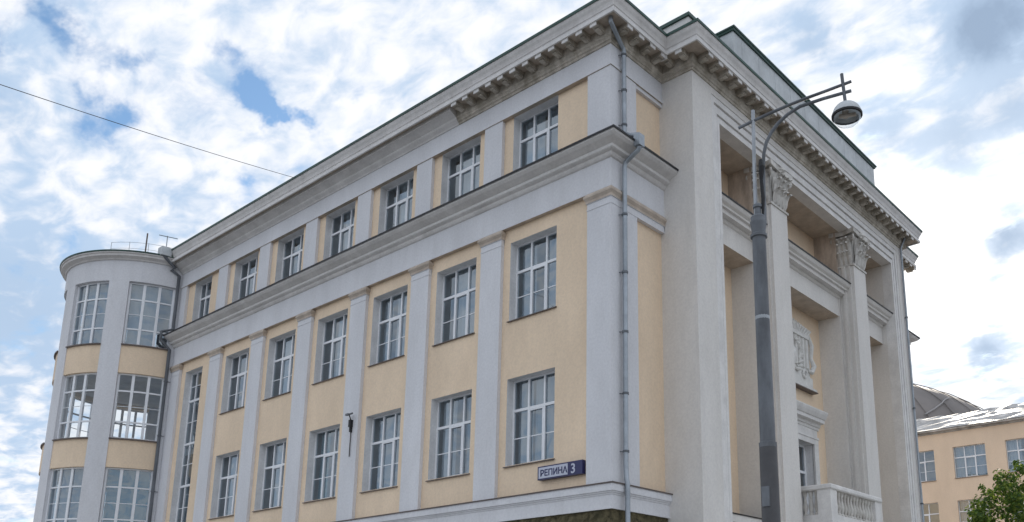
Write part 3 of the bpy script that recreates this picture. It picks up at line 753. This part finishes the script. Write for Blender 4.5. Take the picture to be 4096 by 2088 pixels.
def tower_window(ci, j):
    a0, a1 = edges[ci]; z0, z1 = rows[j]
    rf = TR - .20; fr_ = MB()
    fr_.arc(TX, TY, rf - .04, rf + .04, a0, a1, z0, z0 + .07, 6); fr_.arc(TX, TY, rf - .04, rf + .04, a0, a1, z1 - .07, z1, 6)
    tz = [z0 + .77, z0 + 2.17]
    for z in tz: fr_.arc(TX, TY, rf - .035, rf + .035, a0, a1, z - .034, z + .034, 6)
    th = (a1 - a0) / 3
    for i in range(4):
        a = a0 + th * i; hw_ = .9 if i in (1, 2) else .6
        a_ = min(max(a, a0 + hw_), a1 - hw_)
        fr_.arc(TX, TY, rf - .05, rf + .05, a_ - hw_, a_ + hw_, z0 + .002, z1 - .002, 1)
    zm = z0 + 1.47; fr_.arc(TX, TY, rf - .01, rf + .012, a0, a1, zm - .013, zm + .013, 6)
    wd = fr_.build('tower_window', 'frame', BLD)
    zz = [z0 + .07, tz[0] - .045, tz[0] + .045, tz[1] - .045, tz[1] + .045, z1 - .07]
    for i in range(3):
        for q in range(3):
            b0, b1 = a0 + th * i + .8, a0 + th * (i + 1) - .8
            MB().quad(polar(rf, b0, zz[2 * q]), polar(rf, b1, zz[2 * q]), polar(rf, b1, zz[2 * q + 1]), polar(rf, b0, zz[2 * q + 1])).build('pane', 'clear' if j == 1 else 'glass', wd)
    MB().arc(TX, TY, rf, TR + .05, a0, a1, z0 - .05, z0 + .002, 8).build('sill', 'sill', wd)
    if j != 1 and ci in (0, 1, 2):
        spans = [(a0, a1, 'teal' if (j == 2 and ci == 0) else 'blind')]
        if j == 0 and ci == 0: spans = [(a0, a1 - 9, 'blind')]
        for b0, b1, mt in spans:
            MB().arc(TX, TY, rf - .34, rf - .33, b0, b1, z0, z1, 8).build('blind', mt, wd)
for ci in range(5):
    for j in range(4): tower_window(ci, j)
# rail, hopper and small mast on the tower roof
rl = MB()
for a in (-60, -45, -31, -18, -6): rl.tube([polar(3.3, a, 18.85), polar(3.3, a, 19.62)], .013, 6)
for z in (19.3, 19.6): rl.tube([polar(3.3, -60 + i * 2.7, z) for i in range(21)], .008, 5)
rl.build('roof_rail', 'polelight', BLD)
mast = MB(); mast.tube([polar(3.9, -31, 18.85), polar(3.9, -31, 19.85)], .035, 6)
mast.build('roof_mast', 'sill', BLD)
an = MB(); an.tube([polar(4.0, -19, 19.2), polar(4.0, -19, 19.85)], .025, 6); an.tube([polar(4.05, -24, 19.8), polar(4.05, -13, 19.8)], .02, 6)
an.build('roof_aerial', 'pipe', BLD)
hx, hy, hz = polar(4.0, -19.5, 18.92)
MB().box(hx - .22, hx + .22, hy - .22, hy + .22, 18.82, 19.22).build('rain_hopper', 'zinc', BLD)

# ---------------- downpipes
def downpipe(pts, r_, rings_, parent=BLD, mt='pipe'):
    d_ = MB(); d_.smooth = True; d_.tube(pts, r_, 12); o = d_.build('downpipe', mt, parent)
    for (x, y, z, wx, wy) in rings_:
        b_ = MB(); b_.lathe([(r_, -.03), (r_ + .018, -.03), (r_ + .018, .03), (r_, .03)], (x, y, z), 12)
        b_.tube([(x, y, z), (wx, wy, z)], .012, 5); b_.build('pipe_clip', 'pole', o)
dx, dy = .13, .44
downpipe([(.33, -.40, 18.66), (.33, -.40, 18.52), (.25, -.12, 18.42), (dx, .30, 18.30), (dx, dy, 18.18), (dx, dy, 16.9), (dx, dy, 15.5), (.30, .47, 15.38), (.58, .49, 15.3), (.60, .49, 15.22)], .066,
         [(dx, dy, z, 0, dy - .1) for z in (18.0, 16.85, 15.75)])
MB().box(.50, .70, .38, .62, 14.93, 15.28).build('rain_hopper', 'pipe', BLD)
downpipe([(.60, .50, 14.93), (.58, .50, 14.85), (.30, .47, 14.68), (.16, .45, 14.58), (dx, .44, 14.45), (dx, .44, 12), (dx, .43, 9), (dx, .42, 6), (dx + .02, .42, 5.62), (dx + .05, .42, 5.5), (dx + .05, .42, 3.5), (dx + .05, .42, .4)], .068,
         [(dx, .43, z, 0, .33) for z in (13.0, 11.3, 9.6, 7.9, 6.35)])
downpipe([(PX + .3, PY1 - .3, 18.62), (PX + .08, PY1 - .3, 18.2), (PX + .08, PY1 - .3, 10), (PX + .08, PY1 - .3, .4)], .045, [(PX + .08, PY1 - .3, z, PX, PY1 - .3) for z in (15, 11, 7)])
jx, jy = XE + .03, -.16
downpipe([(hx + .05, hy - .05, 18.85), polar(TR + .30, -16, 18.55), polar(TR + .14, -12, 18.42), (jx - .05, jy - .35, 18.30), (jx, jy, 18.1), (jx, jy, 15.5), (jx, jy - .5, 15.25), (jx, jy - .5, 14.9), (jx, jy - .05, 14.5), (jx, jy - .05, 10), (jx, jy - .05, .4)], .07,
         [(jx, jy - .05, z, jx, .1) for z in (13.0, 10.5, 8.0)], mt='pole')

# ------------------------------------------------------------------ street sign on the wall
SG = empty('street_sign', 'navy and white street name plate with house number 3 beside the corner pilaster', 'sign', (-2.57, .10, 5.84))
s = MB(); s.box(0, 1.61, -.13, 0, 0, .37); s.build('sign_case', 'navy', SG)
s = MB(); s.box(.045, 1.10, -.138, -.129, .035, .335); s.build('name_panel', 'signwhite', SG)
def text(body, size, loc, mt, parent, name, sx=1.0):
    cu = bpy.data.curves.new(name, 'FONT'); cu.body = body; cu.size = size; cu.extrude = .002
    cu.offset = .006
    t_ = bpy.data.objects.new(name, cu); COL.objects.link(t_)
    bpy.context.view_layer.update()
    me = bpy.data.meshes.new_from_object(t_.evaluated_get(bpy.context.evaluated_depsgraph_get()))
    bpy.data.objects.remove(t_); me.materials.clear(); me.materials.append(M[mt])
    o = bpy.data.objects.new(name, me); COL.objects.link(o); o.parent = parent
    o.location = loc; o.rotation_euler = (R(90), 0, 0); o.scale = (sx, 1, 1)
    return o
text('РЕПИНА', .235, (.10, -.141, .095), 'navy', SG, 'street_name', 1.02)
text('3', .36, (1.20, -.134, .055), 'signwhite', SG, 'house_number', 1.0)

# ------------------------------------------------------------------ bracket fixture on a pilaster
BK = empty('wall_bracket', 'dark metal camera bracket with cable conduit on a white pilaster', 'bracket', (-11.42, -.002, 7.68))
MB().tube([(0, -.03, 0), (0, -.03, .85)], .016, 6).build('conduit', 'black', BK)
b_ = MB(); b_.box(-.055, .055, -.11, 0, 1.02, 1.27); b_.box(-.035, .035, -.08, 0, .85, 1.02); b_.tube([(0, -.06, 1.27), (.04, -.16, 1.42)], .02, 6); b_.build('bracket_box', 'black', BK)
b_ = MB(); b_.tube([(-.10, -.18, 1.43), (.28, -.20, 1.43)], .032, 8); b_.box(-.11, .06, -.22, -.13, 1.41, 1.47); b_.build('camera_head', 'pole', BK)

# ------------------------------------------------------------------ street lamp
LP = empty('street_lamp', 'grey street lamp post with curved double arm and round hanging lantern', 'lamp', (8.08, -6.505, 0))
bx0, by0_ = 8.08, -6.505
def lp(p): return (p[0] - bx0, p[1] - by0_, p[2])
p = MB(); p.smooth = True; p.lathe([(.19, .1), (.19, .5), (.135, .6), (.122, 4.2), (.12, 4.22)], n=20); p.build('lower_post', 'poledark', LP)
p = MB(); p.smooth = True; p.lathe([(.121, 4.16), (.124, 4.2), (.124, 4.24), (.108, 4.25), (.104, 5.5), (.098, 7.36)], n=20); p.build('post', 'pole', LP)
p = MB(); p.smooth = True; p.lathe([(.098, 7.28), (.122, 7.29), (.122, 7.33), (.102, 7.345), (.102, 7.40), (.118, 7.50), (.122, 7.53), (.108, 7.555), (.112, 7.60), (.09, 7.63), (.05, 7.64), (.05, 7.75), (.07, 7.76), (.07, 7.80), (.03, 7.83)], n=20); p.build('post_collar', 'pole', LP)
MB().tube([lp((8.055, -6.52, 7.55)), lp((8.06, -6.517, 8.3)), lp((8.075, -6.51, 9.36))], .028, 8).build('mast_tube', 'polelight', LP)
p = MB(); p.smooth = True
p.tube([lp(q) for q in ((8.165, -6.46, 7.48), (8.17, -6.457, 8.04), (8.178, -6.453, 8.45), (8.19, -6.447, 8.62), (8.23, -6.43, 8.80), (8.30, -6.392, 8.96), (8.39, -6.34, 9.10), (8.53, -6.27, 9.235), (8.69, -6.19, 9.335), (9.0, -6.05, 9.405), (9.37, -5.89, 9.46))], .026, 8)
p.build('lower_arm', 'pole', LP)
p = MB(); p.smooth = True
p.tube([lp(q) for q in ((7.88, -6.62, 9.09), (8.1, -6.50, 9.195), (8.3, -6.39, 9.285), (8.53, -6.27, 9.375), (8.76, -6.16, 9.45), (9.05, -6.03, 9.525), (9.38, -5.89, 9.61))], .024, 8)
p.build('upper_arm', 'pole', LP)
MB().tube([lp((9.262, -5.94, 9.76)), lp((9.272, -5.938, 9.55)), lp((9.285, -5.93, 9.26))], .026, 8).build('hanger_rod', 'pole', LP)
st_ = MB(); st_.lathe([(.1015, 6.02), (.1045, 6.03), (.1045, 6.07), (.1015, 6.08)], n=16); st_.build('clamp_band', 'polelight', LP)
hb = MB(); hb.box(-.055, .055, -.135, -.10, 3.35, 3.62); hb.build('access_hatch', 'pole', LP)
cb = MB(); cb.tube([lp((8.155, -6.50, 8.52)), lp((8.17, -6.49, 8.40)), lp((8.15, -6.49, 8.2)), lp((8.165, -6.48, 7.9)), lp((8.15, -6.49, 7.6))], [.02, .05, .022, .03, .015], 7); cb.build('cable_coil', 'black', LP)
lx, ly, lz = lp((9.29, -5.92, 9.07))
p = MB(); p.smooth = True
p.lathe([(.025, .235), (.04, .20), (.09, .19), (.14, .16), (.18, .115), (.205, .06), (.215, .0), (.20, .0), (.185, .06), (.10, .12), (.01, .13)], (lx, ly, lz), 24); p.build('lantern_cap', 'zinc', LP)
p = MB(); p.smooth = True; p.lathe([(.20, -.025), (.222, -.02), (.222, .012), (.20, .012)], (lx, ly, lz), 24); p.build('lantern_rim', 'black', LP)
p = MB(); p.smooth = True; p.lathe([(.2, -.0), (.19, -.06), (.155, -.115), (.09, -.155), (.005, -.165)], (lx, ly, lz), 24); p.build('lantern_bowl', 'clear', LP)
p = MB(); p.tube([(lx - .02, ly, lz + .10), (lx - .02, ly, lz - .02)], [.05, .045], 8); p.tube([(lx - .1, ly - .05, lz + .0), (lx + .12, ly + .05, lz + .0)], .03, 8); p.build('bulb', 'drip', LP)

# ------------------------------------------------------------------ overhead cable
cbl = MB()
A_ = Vector((-15.36, -.60, 19.20)); B_ = Vector((-6.08, -15.94, 12.55))
d_ = (B_ - A_)
cbl.tube([A_ + d_ * t + Vector((0, 0, -.35 * 4 * t * (1 - t) * .3)) for t in [i / 24 * 1.6 for i in range(25)]], .010, 5)
tag(cbl.build('overhead_cable', 'poledark'), 'thin dark cable strung across the sky to the roof edge', 'cable')

# ------------------------------------------------------------------ building behind, with tin roof
YS = 52.0
SB = empty('side_building', 'low peach building with tin roof and three-light windows behind the portico', 'building', (-8.1, YS, 0))
sx0 = -8.1
hs = []; SW = 2.42
for k in range(-3, 5):
    for z in (13.83, 9.63, 5.43, 1.3): hs.append((3.9 * k, 3.9 * k + SW, z, z + 2.45))
w = MB(); wall_panel(w, (-14, 22), (0, 17.62), hs, lambda u, v, d: (u, d, v), .25); w.build('wall', ['sidewall', 'sidewall'], SB)
MB().quad((22, 0, 0), (22, 14, 0), (22, 14, 17.6), (22, 0, 17.6)).quad((-14, 0, 0), (-14, 14, 0), (-14, 14, 17.6), (-14, 0, 17.6)).quad((-14, 14, 0), (22, 14, 0), (22, 14, 17.6), (-14, 14, 17.6)).build('wall', 'sidewall', SB)
MB().quad((-14, 2.5, 0), (22, 2.5, 0), (22, 2.5, 17.6), (-14, 2.5, 17.6)).build('interior_wall', 'inside', SB)
MB().sweep([(-14, 0), (22, 0)], [(-.1, 17.50), (.06, 17.52), (.10, 17.62), (.34, 17.66), (.36, 17.78), (-.1, 17.80)]).build('eaves', 'sideroof', SB)
for k in range(-3, 5):
    for z in ((13.83, 9.63) if -2 <= k <= 2 else (13.83,)):
        o = make_window(SW, 2.45, 1.6, 'main', [(.1, SW - .1, 0, 'blind')] if (k + int(z)) % 2 else [(.05, 1.0, 0, 'curtain')], (3.9 * k, 0, z), SB, .18)
# wrinkled tin roof: hip slopes of standing sheets
rf = MB(); rr = random.Random(5); nx, ny = 44, 8
g = []
def ridge(x): return 20.3 - .012 * (x + 2)
for j in range(ny + 1):
    for i in range(nx + 1):
        x = -14.4 + 37 * i / nx; t = j / ny
        z = 17.80 + (ridge(x) - 17.80) * t + rr.uniform(-.06, .06) * (0 < j) + (.10 if 18 < i < 24 and j > 2 else 0) * rr.random()
        g.append((x, -.42 + 6 * t, z))
rf.add(g, [(j * (nx + 1) + i, j * (nx + 1) + i + 1, (j + 1) * (nx + 1) + i + 1, (j + 1) * (nx + 1) + i) for j in range(ny) for i in range(nx)])
rf.quad((-14.4, 5.58, 20.4), (22.6, 5.58, 20.0), (22.6, 14.3, 17.6), (-14.4, 14.3, 17.6))
rf.build('roof', 'sideroof', SB)

# ------------------------------------------------------------------ arena behind
AD = 210.0
def az_pt(az, D): return Vector((CAMPOS.x + D * math.cos(R(az)), CAMPOS.y + D * math.sin(R(az)), 0))
cA = az_pt(119.0, AD)
AR = empty('stadium', 'huge dark domed stadium roof rising behind the tin roofed building', 'stadium', (cA.x, cA.y, 0))
prof = [(60, 0)] + [(60 * max(math.cos(t * math.pi / 26), 1e-5) ** (2 / 3), 18 + 39.4 * math.sin(t * math.pi / 26) ** (2 / 3)) for t in range(14)]
dm = MB(); dm.smooth = True; dm.lathe(prof, n=96); dm.build('roof_shell', 'arena', AR)
for k in range(48):
    a = 2 * math.pi * k / 48
    MB().tube([((r_ + .25) * math.cos(a), (r_ + .05) * math.sin(a), z + .05) for r_, z in prof[1:]], .09, 5).build('roof_rib', 'arena', AR)
MB().tube([(48.3, -14.9, 47.3), (48.5, -18.3, 46.1), (48.9, -21.4, 44.7), (48.7, -25.1, 42.9), (48.1, -28.5, 41.3)], .14, 5).build('roof_seam', 'arenarib', AR)

# ------------------------------------------------------------------ tree at the right edge
TT = Vector((6.95, 12.3, 0))
TT = Vector((7.1, 12.0, 0))
TREE = empty('tree', 'leafy green deciduous tree in front of the peach building', 'tree', TT)
tk = MB(); tk.smooth = True
tk.tube([(0, 0, 0), (.05, 0, 1.4), (0, .05, 2.6), (.05, .1, 3.6)], [.17, .14, .11, .07], 10)
rr = random.Random(21); tips = []
for i in range(16):
    a = rr.uniform(0, 2 * math.pi); z0 = rr.uniform(1.8, 3.4); l = rr.uniform(.9, 1.9); el = rr.uniform(.15, 1.1)
    p0 = Vector((0, 0, z0)); dv = Vector((math.cos(a) * math.cos(el), math.sin(a) * math.cos(el), math.sin(el)))
    p1 = p0 + dv * l * .5 + Vector((0, 0, .1)); p2 = p0 + dv * l
    tk.tube([p0, p1, p2], [.05, .032, .012], 6); tips += [p1, p2]
tk.build('trunk', 'bark', TREE)
cr = MB(); C0 = Vector((0, 0, 4.6)); RX, RZ = 2.15, 2.3
clumps = []
while len(clumps) < 210:
    v = Vector((rr.uniform(-1, 1), rr.uniform(-1, 1), rr.uniform(-1, 1)))
    if .35 < v.length < 1.0:
        clumps.append((C0 + Vector((v.x * RX, v.y * RX, v.z * RZ)), rr.uniform(.16, .40)))
for i in range(16):            # stray twigs that break the outline
    v = Vector((rr.uniform(-1, 1), rr.uniform(-1, 1), rr.uniform(-.2, 1))).normalized()
    clumps.append((C0 + Vector((v.x * RX, v.y * RX, v.z * RZ)) * rr.uniform(1.02, 1.18), rr.uniform(.08, .2)))
for c_, rad in clumps:
    for i in range(int(95 * (rad / .3) ** 1.6) + 8):
        v = Vector((rr.gauss(0, 1), rr.gauss(0, 1), rr.gauss(0, .7))).normalized() * rad * rr.random() ** .4
        q = c_ + v
        n_ = (v.normalized() + Vector((rr.uniform(-.8, .8), rr.uniform(-.8, .8), rr.uniform(0, 1.2)))).normalized()
        t_ = n_.cross(Vector((rr.uniform(-1, 1), rr.uniform(-1, 1), rr.uniform(-1, 1)))).normalized(); b_ = n_.cross(t_)
        s_ = rr.uniform(.045, .085)
        cr.add([q - t_ * s_, q + b_ * s_ * .55 + n_ * .01, q + t_ * s_, q - b_ * s_ * .55 + n_ * .01], [(0, 1, 2), (0, 2, 3)])
me = bpy.data.meshes.new('crown'); me.from_pydata(cr.v, [], cr.f); me.materials.append(M['leaf'])
co = bpy.data.objects.new('crown', me); COL.objects.link(co); co.parent = TREE
